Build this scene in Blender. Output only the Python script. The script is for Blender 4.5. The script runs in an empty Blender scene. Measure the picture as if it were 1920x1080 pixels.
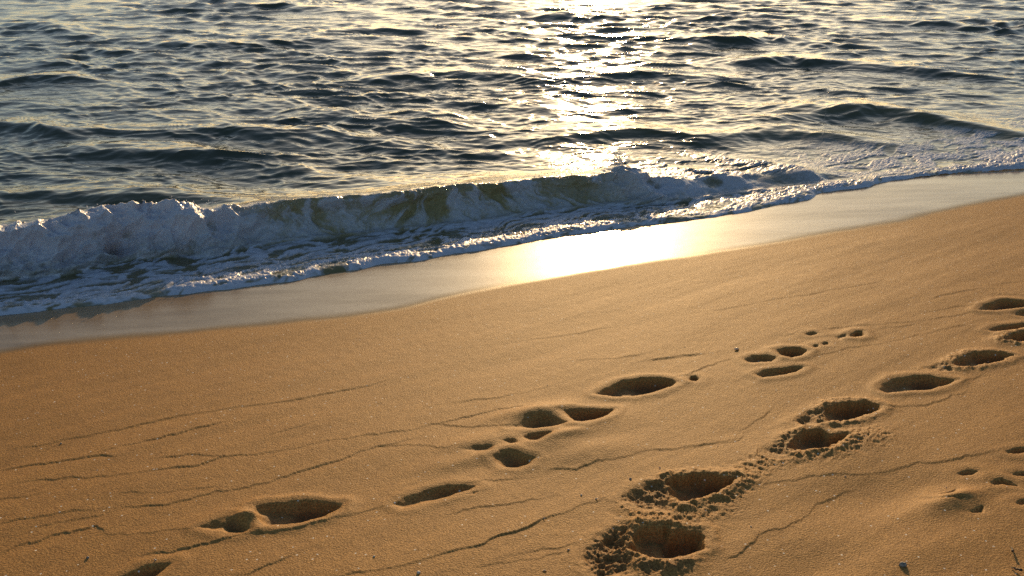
import bpy, math, random
import numpy as np
from mathutils import Vector

S = bpy.context.scene
# ------------------------------------------------------------------ camera, sky, sun, exposure
CAM_H, PITCH, FPX = 2.15, math.radians(22.0), 1866.7      # 35 mm lens; FPX in pixels of a 1920-wide frame
SUN_EL, SUN_AZ = math.radians(13.2), math.radians(4.5)
cam = bpy.data.cameras.new('camera'); cam.lens = 35.0; cam.sensor_width = 36.0
cam.clip_start = 0.05; cam.clip_end = 20000
cam_ob = bpy.data.objects.new('camera', cam); S.collection.objects.link(cam_ob)
cam_ob.location = (0, 0, CAM_H); cam_ob.rotation_euler = (math.pi/2 - PITCH, 0, 0)
S.camera = cam_ob
W = bpy.data.worlds.new('World'); S.world = W; W.use_nodes = True
nt = W.node_tree; nt.nodes.clear()
sky = nt.nodes.new('ShaderNodeTexSky'); sky.sky_type = 'NISHITA'; sky.sun_disc = False
sky.sun_elevation = SUN_EL; sky.sun_rotation = SUN_AZ
sky.air_density = 1.0; sky.dust_density = 1.0; sky.ozone_density = 2.5
bg = nt.nodes.new('ShaderNodeBackground'); bg.inputs['Strength'].default_value = 0.122
wo = nt.nodes.new('ShaderNodeOutputWorld')
tint = nt.nodes.new('ShaderNodeMix'); tint.data_type = 'RGBA'; tint.blend_type = 'MULTIPLY'; tint.inputs[0].default_value = 1
tint.inputs[7].default_value = (1.0, .93, .81, 1); nt.links.new(sky.outputs[0], tint.inputs[6]); nt.links.new(tint.outputs[2], bg.inputs[0]); nt.links.new(bg.outputs[0], wo.inputs[0])
sl = bpy.data.lights.new('sun', 'SUN'); sl.energy = 4.1; sl.angle = math.radians(0.5); sl.color = (1.0, 0.66, 0.32)
so = bpy.data.objects.new('sun', sl); S.collection.objects.link(so)
sdir = Vector((math.sin(SUN_AZ)*math.cos(SUN_EL), math.cos(SUN_AZ)*math.cos(SUN_EL), math.sin(SUN_EL)))
so.rotation_euler = sdir.to_track_quat('Z', 'Y').to_euler()
S.view_settings.view_transform = 'Standard'; S.view_settings.look = 'None'
S.view_settings.exposure = 0.0; S.view_settings.gamma = 1.0
S.render.engine = 'CYCLES'
S.cycles.use_denoising = False
S.cycles.max_bounces = 6

# ------------------------------------------------------------------ small maths
def sstep(a, b, x):
    t = np.clip((x-a)/(b-a), 0, 1); return t*t*(3-2*t)
def softplus(x, w): return w*np.logaddexp(0, x/w)
def _hash(ix, iy, iz, seed):
    h = (ix.astype(np.int64)*374761393 + iy.astype(np.int64)*668265263 + iz.astype(np.int64)*2147483647 + seed*974711) & 0xffffffff
    h = ((h ^ (h >> 13))*1274126177) & 0xffffffff
    return h ^ (h >> 16)
def noise2(x, y, seed=0):
    x = np.asarray(x, float); y = np.asarray(y, float)
    ix = np.floor(x); iy = np.floor(y); fx = x-ix; fy = y-iy
    ux = fx*fx*fx*(fx*(fx*6-15)+10); uy = fy*fy*fy*(fy*(fy*6-15)+10)
    z0 = np.zeros(1, np.int64)
    def g(dx, dy):
        a = (_hash(ix+dx, iy+dy, z0, seed) & 1023)*(2*math.pi/1024)
        return np.cos(a)*(fx-dx)+np.sin(a)*(fy-dy)
    a, b, c, d = g(0, 0), g(1, 0), g(0, 1), g(1, 1)
    return 1.5*((a+(b-a)*ux)+((c+(d-c)*ux)-(a+(b-a)*ux))*uy)
def noise3(x, y, z, seed=0):
    ix = np.floor(x); iy = np.floor(y); iz = np.floor(z); fx = x-ix; fy = y-iy; fz = z-iz
    ux = fx*fx*(3-2*fx); uy = fy*fy*(3-2*fy); uz = fz*fz*(3-2*fz)
    r = 0
    for dx in (0, 1):
        for dy in (0, 1):
            for dz in (0, 1):
                h = _hash(ix+dx, iy+dy, iz+dz, seed)
                gx = (h & 255)/127.5-1; gy = ((h >> 8) & 255)/127.5-1; gz = ((h >> 16) & 255)/127.5-1
                w = (ux if dx else 1-ux)*(uy if dy else 1-uy)*(uz if dz else 1-uz)
                r = r + w*(gx*(fx-dx)+gy*(fy-dy)+gz*(fz-dz))
    return 1.3*r
def fbm2(x, y, o=4, seed=0, gain=.5):
    r = 0; a = 1; f = 1
    for k in range(o):
        r = r + a*noise2(x*f, y*f, seed+k*17); a *= gain; f *= 2.03
    return r
def billow3(x, y, z, o=3, seed=0, gain=.5):
    r = 0; a = 1; f = 1
    for k in range(o):
        r = r + a*(1-2*np.abs(noise3(x*f, y*f, z*f, seed+k*31))); a *= gain; f *= 2.1
    return r

# ------------------------------------------------------------------ the survey: points read off the photograph, laid on the ground
CP, SP = math.cos(PITCH), math.sin(PITCH)
def ray(px, py):
    px = np.asarray(px, float); py = np.asarray(py, float)
    a = (px-960)/FPX; b = (540-py)/FPX
    return a, CP+b*SP, -SP+b*CP
def on_plane(px, py, z=0.0):
    dx, dy, dz = ray(px, py); t = (z-CAM_H)/dz
    return np.stack([dx*t, dy*t], -1)
ANG = math.radians(37.0)
ES = np.array([math.cos(ANG), math.sin(ANG)]); EN = np.array([math.sin(ANG), -math.cos(ANG)])   # along the shore, landward
def to_sn(x, y): return x*ES[0]+y*ES[1], x*EN[0]+y*EN[1]
def curve(pts, z, smooth=0.0):
    p = np.array(pts, float); q = on_plane(p[:, 0], p[:, 1], z); s, n = to_sn(q[:, 0], q[:, 1])
    o = np.argsort(s); s, n = s[o], n[o]
    sg = np.linspace(s[0], s[-1], 400); ng = np.interp(sg, s, n)
    k = max(3, int(smooth)); ker = np.hanning(k+2)[1:-1]; ker /= ker.sum()
    pad = np.concatenate([ng[0]+(ng[0]-ng[1:k+1][::-1]), ng, ng[-1]+(ng[-1]-ng[-k-1:-1][::-1])])
    ng = np.convolve(pad, ker, 'same')[k:-k]
    return sg, ng
WL = [(0, 594), (150, 575), (280, 558), (400, 543), (560, 524), (585, 517), (640, 509), (688, 504), (700, 496), (790, 486), (860, 473), (960, 457), (1080, 440),
      (1200, 425), (1320, 411), (1430, 391), (1523, 372), (1530, 363), (1620, 352), (1680, 339), (1780, 327), (1920, 317)]
DRY = [(0, 662), (150, 644), (340, 629), (500, 618), (640, 602), (760, 585), (840, 562), (910, 547), (1000, 531), (1120, 512), (1230, 497), (1350, 477), (1450, 461),
       (1560, 441), (1680, 424), (1760, 402), (1850, 385), (1920, 372)]
wl_s, wl_n = curve(WL, .03, 9)
ws_s, ws_n = curve(WL, .03, 61)
dr_s, dr_n = curve(DRY, .065, 25)
def ext(s, cs, cn):
    r = np.interp(s, cs, cn)
    return r
def n_water(s): return ext(s, wl_s, wl_n)+.035*noise2(s*2.3, s*0+.5, 91)+.018*noise2(s*7, s*0+.5, 92)+.005*noise2(s*23, s*0+.5, 93)
def n_base(s): return ext(s, ws_s, ws_n)
def n_dry(s): return ext(s, dr_s, dr_n)
def z_base(x, y):
    s, n = to_sn(x, y)
    m = n-n_base(s); b = np.maximum(n_dry(s)-n_base(s), .2)
    z = .03 + .070*m + .010*(softplus(m-b+.05, .10)) - .004*softplus(m-b-2.2, .5)
    z = z - .05*softplus(-m-.1, .1)
    z = np.where(z < -1.2, -1.2-.6*(1-np.exp((z+1.2)/.6)), z)
    return np.where(z > 1.4, 1.4+.5*(1-np.exp(-(z-1.4)/.5)), z)
def on_sand(px, py):
    dx, dy, dz = ray(px, py); z = np.full(np.shape(dx), .1)
    for _ in range(14):
        t = (z-CAM_H)/dz; z = .5*z+.5*z_base(dx*t, dy*t)
    t = (z-CAM_H)/dz
    return np.stack([dx*t, dy*t], -1)

# ------------------------------------------------------------------ helpers for meshes and objects
def tag(o, label=None, cat=None, group=None, kind=None):
    if label: o['label'] = label
    if cat: o['category'] = cat
    if group: o['group'] = group
    if kind: o['kind'] = kind
    return o
def grid_faces(nr, nc, wrap=False):
    i = np.arange(nr-1)[:, None]; j = np.arange(nc if wrap else nc-1)[None, :]
    j2 = (j+1) % nc
    return np.stack([i*nc+j, i*nc+j2, (i+1)*nc+j2, (i+1)*nc+j], -1).reshape(-1, 4)
def vert_normals(V, F):
    n = np.cross(V[F[:, 2]]-V[F[:, 0]], V[F[:, 3]]-V[F[:, 1]])
    N = np.zeros_like(V)
    for c in range(3):
        for k in range(4): N[:, c] += np.bincount(F[:, k], n[:, c], len(V))
    l = np.linalg.norm(N, axis=1, keepdims=True); l[l == 0] = 1
    return N/l
def mesh_part(name, V, F, N, attrs, mat):
    used = np.zeros(len(V), bool); used[F.ravel()] = True
    idx = np.cumsum(used)-1; v = V[used]; f = idx[F]
    me = bpy.data.meshes.new(name)
    me.vertices.add(len(v)); me.vertices.foreach_set('co', v.astype(np.float32).ravel())
    me.loops.add(f.size); me.loops.foreach_set('vertex_index', f.astype(np.int32).ravel())
    me.polygons.add(len(f)); me.polygons.foreach_set('loop_start', np.arange(0, f.size, 4, dtype=np.int32))
    me.polygons.foreach_set('use_smooth', np.ones(len(f), bool))
    for k, a in attrs.items():
        at = me.attributes.new(k, 'FLOAT', 'POINT'); at.data.foreach_set('value', a[used].astype(np.float32))
    me.update(calc_edges=True); me.validate()
    me.normals_split_custom_set_from_vertices(N[used].astype(np.float32).tolist())
    me.materials.append(mat)
    o = bpy.data.objects.new(name, me); S.collection.objects.link(o)
    return o

# ------------------------------------------------------------------ materials
def newmat(name):
    m = bpy.data.materials.new(name); m.use_nodes = True; t = m.node_tree; t.nodes.clear()
    out = t.nodes.new('ShaderNodeOutputMaterial')
    def N(ty, **kw):
        n = t.nodes.new(ty)
        for k, v in kw.items(): setattr(n, k, v)
        return n
    def L(a, b): t.links.new(a, b)
    return m, t, out, N, L
def setin(n, **kw):
    for k, v in kw.items(): n.inputs[k.replace('_', ' ')].default_value = v
    return n
def mathn(N, L, op, a, b=None, clamp=False):
    n = N('ShaderNodeMath', operation=op, use_clamp=clamp)
    for i, v in enumerate((a, b)):
        if v is None: continue
        if isinstance(v, (int, float)): n.inputs[i].default_value = v
        else: L(v, n.inputs[i])
    return n.outputs[0]
def mixc(N, L, f, a, b):
    n = N('ShaderNodeMix', data_type='RGBA')
    if isinstance(f, (int, float)): n.inputs[0].default_value = f
    else: L(f, n.inputs[0])
    for i, v in ((6, a), (7, b)):
        if isinstance(v, tuple): n.inputs[i].default_value = (*v, 1)
        else: L(v, n.inputs[i])
    return n.outputs[2]
def mixf(N, L, f, a, b):
    n = N('ShaderNodeMix', data_type='FLOAT')
    L(f, n.inputs[0])
    for i, v in ((2, a), (3, b)):
        if isinstance(v, (int, float)): n.inputs[i].default_value = v
        else: L(v, n.inputs[i])
    return n.outputs[0]
def ramp(N, L, x, lo, hi):
    n = N('ShaderNodeMapRange', interpolation_type='SMOOTHSTEP'); L(x, n.inputs[0])
    n.inputs[1].default_value = lo; n.inputs[2].default_value = hi
    return n.outputs[0]
def tex_noise(N, L, vec, scale, detail=2, rough=.5):
    n = N('ShaderNodeTexNoise'); n.inputs['Scale'].default_value = scale; n.inputs['Detail'].default_value = detail
    n.inputs['Roughness'].default_value = rough; L(vec, n.inputs['Vector']); return n.outputs[0]

def sand_material():
    m, t, out, N, L = newmat('coarse_sand')
    geo = N('ShaderNodeNewGeometry'); P = geo.outputs['Position']
    wet = N('ShaderNodeAttribute', attribute_name='wet').outputs['Fac']
    film = N('ShaderNodeAttribute', attribute_name='film').outputs['Fac']
    hollow_shade = N('ShaderNodeAttribute', attribute_name='hollow_shade').outputs['Fac']
    g1 = tex_noise(N, L, P, 170, 2, .6); g2 = tex_noise(N, L, P, 430, 1, .5); mo = tex_noise(N, L, P, 9, 4, .6)
    c = mixc(N, L, ramp(N, L, g1, .32, .68), (.27, .133, .037), (.56, .300, .090))
    c = mixc(N, L, mathn(N, L, 'MULTIPLY', ramp(N, L, g2, .55, .75), .45), c, (.10, .050, .022))
    c = mixc(N, L, mathn(N, L, 'MULTIPLY', ramp(N, L, mo, .35, .7), .22), c, (.27, .135, .045))
    vo = N('ShaderNodeTexVoronoi'); vo.inputs['Scale'].default_value = 95; L(P, vo.inputs['Vector'])
    sep = N('ShaderNodeSeparateColor'); L(vo.outputs['Color'], sep.inputs[0])
    grit = mathn(N, L, 'MULTIPLY', mathn(N, L, 'GREATER_THAN', sep.outputs[0], .985), mathn(N, L, 'LESS_THAN', vo.outputs['Distance'], .32))
    c = mixc(N, L, grit, c, (.85, .78, .66))
    c = mixc(N, L, hollow_shade, c, (.105, .070, .046))  # shade inside the prints, painted as a darker sand colour
    cw = mixc(N, L, ramp(N, L, g1, .3, .7), (.21, .138, .058), (.30, .208, .092))
    rot0 = N('ShaderNodeMapping'); rot0.inputs['Rotation'].default_value = (0, 0, -ANG+.12); rot0.inputs['Scale'].default_value = (.7, 5, 1); L(P, rot0.inputs[0])
    bw = tex_noise(N, L, rot0.outputs[0], 1.0, 6, .65)
    cw = mixc(N, L, mathn(N, L, 'MULTIPLY', ramp(N, L, bw, .42, .70), .55), cw, (.10, .065, .032))
    c = mixc(N, L, wet, c, cw)
    bs = N('ShaderNodeBsdfPrincipled')
    L(c, bs.inputs['Base Color'])
    L(mixf(N, L, wet, .62, .34), bs.inputs['Roughness'])
    L(mixf(N, L, wet, .12, .06), bs.inputs['Specular IOR Level'])
    L(mathn(N, L, 'MULTIPLY', film, mixf(N, L, ramp(N, L, bw, .35, .65), .70, .50)), bs.inputs['Coat Weight'])
    rot = N('ShaderNodeMapping'); rot.inputs['Rotation'].default_value = (0, 0, -ANG); rot.inputs['Scale'].default_value = (.9, 9, 1); L(P, rot.inputs[0])
    stk = tex_noise(N, L, rot.outputs[0], 1.0, 5, .62)
    rg = N('ShaderNodeMapRange'); L(stk, rg.inputs[0]); rg.inputs[1].default_value = .3; rg.inputs[2].default_value = .7; rg.inputs[3].default_value = .07; rg.inputs[4].default_value = .15
    L(rg.outputs[0], bs.inputs['Coat Roughness'])
    bs.inputs['Coat IOR'].default_value = 1.4
    b1 = N('ShaderNodeBump'); b1.inputs['Distance'].default_value = .0035
    L(mathn(N, L, 'ADD', g1, mathn(N, L, 'MULTIPLY', g2, .35)), b1.inputs['Height'])
    L(mixf(N, L, wet, .75, .12), b1.inputs['Strength'])
    L(b1.outputs[0], bs.inputs['Normal'])
    b2 = N('ShaderNodeBump'); b2.inputs['Distance'].default_value = .002; b2.inputs['Strength'].default_value = .10
    L(g1, b2.inputs['Height']); L(b2.outputs[0], bs.inputs['Coat Normal'])
    L(bs.outputs[0], out.inputs[0])
    return m

def water_material():
    m, t, out, N, L = newmat('sea_water')
    geo = N('ShaderNodeNewGeometry'); P = geo.outputs['Position']
    foam = N('ShaderNodeAttribute', attribute_name='foam').outputs['Fac']
    turb_glow = N('ShaderNodeAttribute', attribute_name='turbid_glow').outputs['Fac']
    mp = N('ShaderNodeMapping'); mp.inputs['Scale'].default_value = (1, 1.6, 1); L(P, mp.inputs[0])
    r1 = tex_noise(N, L, mp.outputs[0], 5, 2, .5); r2 = tex_noise(N, L, mp.outputs[0], 17, 1, .5)
    bump = N('ShaderNodeBump'); bump.inputs['Distance'].default_value = .02; bump.inputs['Strength'].default_value = .6
    L(mathn(N, L, 'ADD', r1, mathn(N, L, 'MULTIPLY', r2, .18)), bump.inputs['Height'])
    w = N('ShaderNodeBsdfPrincipled')
    L(mixc(N, L, turb_glow, (.072, .080, .060), (.27, .225, .10)), w.inputs['Base Color'])  # suspended sand, plus sunlight glowing through the wave painted into its colour
    w.inputs['Roughness'].default_value = .09; w.inputs['IOR'].default_value = 1.33
    L(bump.outputs[0], w.inputs['Normal'])
    tr = N('ShaderNodeBsdfTranslucent'); tr.inputs[0].default_value = (.30, .24, .07, 1)
    wt = N('ShaderNodeMixShader'); L(mathn(N, L, 'MULTIPLY', turb_glow, .0), wt.inputs[0]); L(w.outputs[0], wt.inputs[1]); L(tr.outputs[0], wt.inputs[2])
    # foam: bubbles
    f1 = tex_noise(N, L, P, 38, 3, .6); f2 = tex_noise(N, L, P, 110, 2, .6)
    fb = N('ShaderNodeBump'); fb.inputs['Distance'].default_value = .012; fb.inputs['Strength'].default_value = .25
    L(mathn(N, L, 'ADD', f1, mathn(N, L, 'MULTIPLY', f2, .4)), fb.inputs['Height'])
    f = N('ShaderNodeBsdfPrincipled'); f.inputs['Base Color'].default_value = (.70, .77, .95, 1); f.inputs['Roughness'].default_value = .45
    L(fb.outputs[0], f.inputs['Normal'])
    ft = N('ShaderNodeBsdfTranslucent'); ft.inputs[0].default_value = (.8, .78, .74, 1); L(fb.outputs[0], ft.inputs['Normal'])
    fm = N('ShaderNodeMixShader'); fm.inputs[0].default_value = .25; L(f.outputs[0], fm.inputs[1]); L(ft.outputs[0], fm.inputs[2])
    brk = tex_noise(N, L, P, 45, 4, .65)
    ff = mathn(N, L, 'ADD', foam, mathn(N, L, 'MULTIPLY', mathn(N, L, 'SUBTRACT', brk, .5), mathn(N, L, 'MULTIPLY', mathn(N, L, 'MULTIPLY', foam, mathn(N, L, 'SUBTRACT', 1.0, foam)), 4.0)), True)
    mx = N('ShaderNodeMixShader'); L(ff, mx.inputs[0]); L(wt.outputs[0], mx.inputs[1]); L(fm.outputs[0], mx.inputs[2])
    L(mx.outputs[0], out.inputs[0])
    return m
SAND = sand_material(); WATER = water_material()

# ================================================================== SAND
# footprints: (key, holes [(polygon, depth m, wall m)], churned patches [(polygon, depth, clod height)], label)
FP = [
 ('U', [([(468,963),(478,950),(505,944),(555,940),(600,941),(645,945),(640,955),(610,970),(570,980),(530,987),(495,986),(480,975)], .055, .05),
        ([(373,991),(395,978),(425,969),(450,971),(462,980),(470,993),(455,999),(430,1000),(400,997)], .035, .05)], [],
  'smooth deep footprint split by a bright ridge into long toe hole and small heel hollow'),
 ('V', [([(222,1082),(265,1063),(300,1056),(328,1054),(310,1068),(285,1084),(250,1100),(205,1102)], .04, .04)], [],
  'smooth footprint cut off by the bottom edge of the photo, first of the smooth trail'),
 ('T', [([(736,945),(755,932),(790,921),(830,912),(870,909),(895,911),(880,920),(850,928),(820,937),(780,948),(755,953)], .032, .05),
        ([(862,931),(885,922),(906,921),(890,929)], .012, .03)], [],
  'shallow grey smooth footprint with pinched waist, between split footprint and hollow-strewn hummocks'),
 ('P', [([(1117,738),(1140,723),(1165,713),(1200,707),(1240,707),(1262,711),(1272,716),(1255,725),(1225,736),(1190,743),(1150,743)], .05, .04)], [],
  'smooth dark lens-shaped footprint just below a small round dent'),
 ('Q', [([(1052,771),(1075,768),(1110,767),(1153,768),(1140,780),(1115,792),(1090,797),(1074,795),(1065,783)], .05, .04),
        ([(955,802),(985,786),(1010,778),(1040,783),(1060,792),(1070,797),(1040,801),(1000,805)], .03, .06)], [],
  'footprint with sharp half-moon toe hole and soft grey hollow on its left'),
 ('R', [([(976,820),(990,815),(1010,814),(1037,814),(1025,822),(1005,832),(985,829)], .025, .04),
        ([(936,827),(950,824),(968,825),(974,833),(955,834)], .014, .03)], [],
  'two small soft hollows among hummocks above the rounded single hollow'),
 ('Z', [([(862,845),(890,836),(915,834),(930,836),(920,846),(890,850)], .014, .05)], [],
  'faint shallow hollow left of the two small soft hollows'),
 ('S', [([(923,858),(935,848),(955,845),(970,850),(985,857),(1006,861),(995,870),(970,878),(945,877),(930,868)], .036, .05)], [],
  'rounded heart-shaped hollow in smooth hummocky sand'),
 ('I', [([(1395,673),(1410,667),(1440,666),(1457,672),(1445,678),(1415,680),(1400,678)], .028, .04),
        ([(1453,657),(1470,653),(1500,654),(1514,659),(1505,667),(1485,672),(1465,668)], .05, .04)], [],
  'footprint of two touching ovals, the upper one darker and deeper'),
 ('J', [([(1415,702),(1430,695),(1460,692),(1490,687),(1510,688),(1495,696),(1465,703),(1430,708)], .035, .04)], [],
  'narrow slanted dark slot of a footprint under the two touching ovals'),
 ('K', [([(1590,629),(1602,623),(1619,622),(1620,630),(1607,634),(1592,633)], .045, .03),
        ([(1564,633),(1588,626),(1594,633),(1572,637)], .016, .04)], [],
  'small black squarish dent with faint tail, far end of the smooth trail'),
 ('L', [([(1506,627),(1525,623),(1537,626),(1520,630)], .02, .03)], [], 'tiny shallow sliver of a dent left of the black squarish dent'),
 ('M', [([(1521,651),(1526,648),(1535,648),(1536,651),(1529,653)], .02, .02), ([(1540,646),(1545,643),(1553,643),(1553,647),(1545,648)], .02, .02)], [],
  'pair of tiny toe dents right of the two touching ovals'),
 ('N', [([(1291,712),(1296,706),(1305,705),(1311,709),(1304,714)], .025, .02)], [], 'single small round dent right of the lens-shaped footprint tip'),
 ('F', [([(1648,730),(1656,718),(1675,709),(1710,704),(1745,705),(1765,711),(1795,713),(1775,722),(1745,731),(1700,734),(1665,736)], .05, .05)], [],
  'clean leaf-shaped deep footprint with pointed right tip in the crumbly trail'),
 ('E', [([(1780,684),(1800,670),(1825,662),(1860,661),(1885,664),(1902,667),(1880,676),(1845,684),(1805,688)], .05, .04)],
       [([(1729,689),(1755,682),(1775,678),(1790,686),(1790,696),(1770,697),(1745,692)], .018, .012)],
  'long dark footprint with crumbly left tail, next beyond the leaf-shaped one'),
 ('D', [([(1880,638),(1895,628),(1930,620),(1965,622),(1955,634),(1915,641)], .05, .04)], [([(1860,639),(1880,630),(1898,628),(1900,644),(1880,645)], .016, .012)],
  'crumbly dark footprint cut by the right edge, lower of a close pair'),
 ('C', [([(1853,619),(1870,611),(1895,609),(1930,604),(1950,606),(1930,614),(1890,619),(1865,620)], .035, .03)], [],
  'thin pointed footprint cut by the right edge, upper of a close pair'),
 ('B', [([(1900,590),(1915,584),(1950,577),(1970,580),(1950,588),(1920,592)], .03, .03)], [], 'small sliver of a footprint at the right edge just below the farthest footprint'),
 ('A', [([(1833,582),(1845,573),(1870,564),(1890,562),(1920,565),(1945,568),(1925,575),(1895,579),(1870,583)], .05, .04)], [],
  'farthest dark footprint at the right edge, nearest the sea'),
 ('G', [([(1545,778),(1548,765),(1560,757),(1590,752),(1625,753),(1655,762),(1640,772),(1610,784),(1575,790),(1550,790)], .06, .04)],
       [([(1478,790),(1500,779),(1520,766),(1545,757),(1562,768),(1552,792),(1530,799),(1505,796)], .022, .014)],
  'crumbly footprint with dark pointed hole and a crack running off its right tip'),
 ('H', [([(1475,838),(1485,820),(1505,810),(1540,806),(1555,815),(1588,816),(1578,828),(1555,840),(1520,845),(1490,848)], .05, .045)],
       [([(1426,848),(1445,830),(1470,815),(1495,810),(1500,850),(1465,863),(1440,857)], .022, .014)],
  'crumbly footprint with domed clod and notched right end, below the cracked-tip one'),
 ('W', [([(1249,905),(1262,895),(1300,891),(1345,893),(1388,898),(1370,910),(1345,925),(1310,937),(1277,946),(1262,935),(1252,920)], .065, .04)],
       [([(1158,939),(1175,925),(1200,908),(1240,895),(1262,905),(1268,942),(1250,961),(1215,959),(1180,953)], .026, .016)],
  'deep crumbly footprint with brown hole and curled clod at left, second nearest'),
 ('X', [([(1178,1030),(1185,1005),(1205,990),(1250,989),(1258,996),(1320,998),(1318,1030),(1290,1044),(1265,1050),(1235,1053),(1200,1046)], .07, .045)],
       [([(1086,1052),(1095,1028),(1120,1005),(1150,988),(1190,982),(1200,1000),(1195,1040),(1205,1058),(1190,1078),(1130,1090),(1098,1078)], .03, .02),
        ([(1175,1055),(1230,1056),(1290,1048),(1312,1056),(1290,1082),(1200,1090)], .002, .016)],
  'largest nearest footprint, deep brown square-ended hole with heaped crumbly sand around it'),
 ('s1', [([(1790,889),(1800,883),(1820,881),(1838,883),(1825,891),(1805,892)], .018, .025)], [], 'small scuffed dent uppermost of the scuffs below the long crack'),
 ('s2', [([(1855,905),(1862,899),(1880,898),(1895,904),(1906,910),(1880,908),(1865,910)], .022, .02)], [], 'black comma-shaped dent among the scuffs near the right edge'),
 ('s3', [([(1757,926),(1775,923),(1793,919),(1793,927),(1778,931),(1762,930)], .020, .025)], [], 'grey crescent dent above the long soft groove among the scuffs'),
 ('s4', [([(1735,936),(1765,936),(1790,938),(1812,937),(1800,943),(1770,942)], .018, .03)], [], 'long soft groove with sunlit lower lip among the scuffs'),
 ('s5', [([(1806,959),(1825,957),(1842,951),(1842,960),(1825,963)], .014, .02)], [], 'lowest small dent below the long soft groove'),
 ('s6', [([(1883,848),(1900,842),(1930,839),(1940,845),(1910,851),(1890,851)], .025, .02)], [], 'dark slot at the right edge where the long crack ends'),
 ('s7', [([(1893,889),(1908,885),(1930,885),(1930,892),(1905,892)], .018, .02)], [], 'flat dark dent at the right edge above the comma-shaped dent'),
 ('s8', [([(1902,943),(1912,937),(1935,935),(1935,945),(1912,947)], .018, .02)], [], 'dark dent at the right edge below the comma-shaped dent'),
]
# swash lines: small ledges left by earlier waves, (points, drop in m)
LN = [([(0,844),(69,836),(120,825),(237,801),(328,782),(430,768),(547,752),(638,733),(700,722),(753,706)],2.2),
 ([(0,879),(91,867),(164,858),(219,855)],2.6),([(182,850),(237,836),(292,824),(336,815),(383,801),(420,792)],2.8),
 ([(0,909),(91,899),(146,896),(208,893),(292,885),(365,874),(412,860),(474,854),(529,846),(584,834),(649,823),(709,815),(764,806),(819,795),(874,781),(928,769),(1001,760),(1045,755)],2.8),
 ([(310,856),(365,854),(412,860)],1.6),([(511,814),(554,805),(602,788)],1.4),([(0,938),(55,931)],1.6),([(219,927),(299,923),(365,918),(401,915)],2.0),
 ([(215,958),(310,946),(365,936),(401,925),(438,917),(474,911),(518,899),(565,885),(616,870),(656,857),(673,849),(702,837),(746,830),(793,815)],2.8),
 ([(702,837),(764,835),(819,839),(855,838)],1.8),([(0,982),(55,972),(109,965),(182,956)],2.4),([(73,987),(128,976),(190,966)],1.8),
 ([(0,1038),(36,1023),(73,1014),(91,1007),(128,996),(175,989),(197,998)],3.0),([(182,1007),(237,1000),(310,995),(365,992)],1.8),
 ([(255,1042),(328,1033),(387,1020),(438,1009),(511,998),(584,985),(638,969),(700,954),(735,946)],3.2),([(459,1078),(492,1065),(540,1045)],2.6),
 ([(620,1082),(650,1078),(700,1072),(764,1062),(903,1021),(936,1006),(983,990),(1049,966),(1085,950),(1147,932)],4.5),
 ([(848,963),(892,954),(946,945),(1001,937),(1056,928)],1.6),([(881,906),(910,901),(957,898)],2.0),
 ([(1020,884),(1074,879),(1111,870),(1140,866),(1169,857),(1191,850),(1235,844),(1275,841)],3.6),([(837,757),(910,748),(965,738),(1030,722)],1.4),
 ([(1078,676),(1147,671),(1206,664)],1.3),([(1220,675),(1300,662)],1.3),([(1264,706),(1300,698)],1.6),
 ([(1000,1036),(1031,1030),(1072,1023)],3.6),([(900,1062),(1000,1050),(1031,1044),(1063,1039)],2.2),
 ([(1274,841),(1315,833),(1346,830),(1384,823),(1393,816)],2.2),([(1387,805),(1409,794),(1444,770)],2.2),
 ([(1371,913),(1409,911),(1456,905),(1504,899),(1541,892),(1603,887),(1676,880),(1723,869),(1767,863),(1811,859),(1858,848),(1885,841)],3.6),
 ([(1346,1055),(1393,1033),(1415,1017),(1425,1001),(1472,985),(1504,973),(1535,941),(1573,926),(1604,913)],2.6),
 ([(1293,588),(1348,580),(1377,576),(1439,564),(1494,557),(1519,553)],1.3),([(1505,555),(1567,544),(1614,536),(1658,524)],1.3),
 ([(1537,619),(1603,612),(1658,609),(1702,604),(1749,598),(1804,591),(1833,584),(1860,578)],2.0),
 ([(1512,673),(1548,664),(1585,655),(1640,644),(1687,637),(1731,626),(1785,613),(1822,606)],2.4),
 ([(1654,761),(1694,763),(1731,759),(1760,755),(1775,746),(1793,739),(1815,734)],5.5),([(1804,715),(1833,708)],2.5),
 ([(1256,704),(1293,701),(1315,690),(1340,682),(1373,671)],1.6),([(1220,675),(1275,666),(1329,661)],1.4),([(1468,630),(1497,624)],1.4),
 ([(1858,536),(1895,531),(1920,527)],1.6),([(1658,617),(1712,609)],1.3),([(1749,560),(1804,547),(1836,543)],1.4),
 ([(1220,846),(1275,841),(1329,832),(1366,825),(1388,819)],2.0),([(930,648),(1010,632),(1090,622),(1150,610)],1.2),
 ([(820,795),(870,797),(930,800),(960,798)],4.0),([(1540,835),(1580,838),(1610,826),(1650,810)],3.0),([(1740,585),(1800,575),(1830,572)],1.2),([(1870,552),(1920,554)],1.3)]
# soft hummocks (px, py, size m, height m)
HUM = [(1000,772,.10,.014),(1090,806,.13,.010),(1020,840,.11,.010),(900,826,.12,.007),(940,866,.10,-.004),(1090,850,.14,.008),(860,866,.10,.006),(1060,820,.06,.008),
       (1800,932,.06,.008),(1770,946,.08,.006),(1560,1060,.15,-.006),(1640,930,.2,-.01),(465,972,.05,.012),(1110,785,.1,.004),(1690,1040,.15,.006)]

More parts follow.
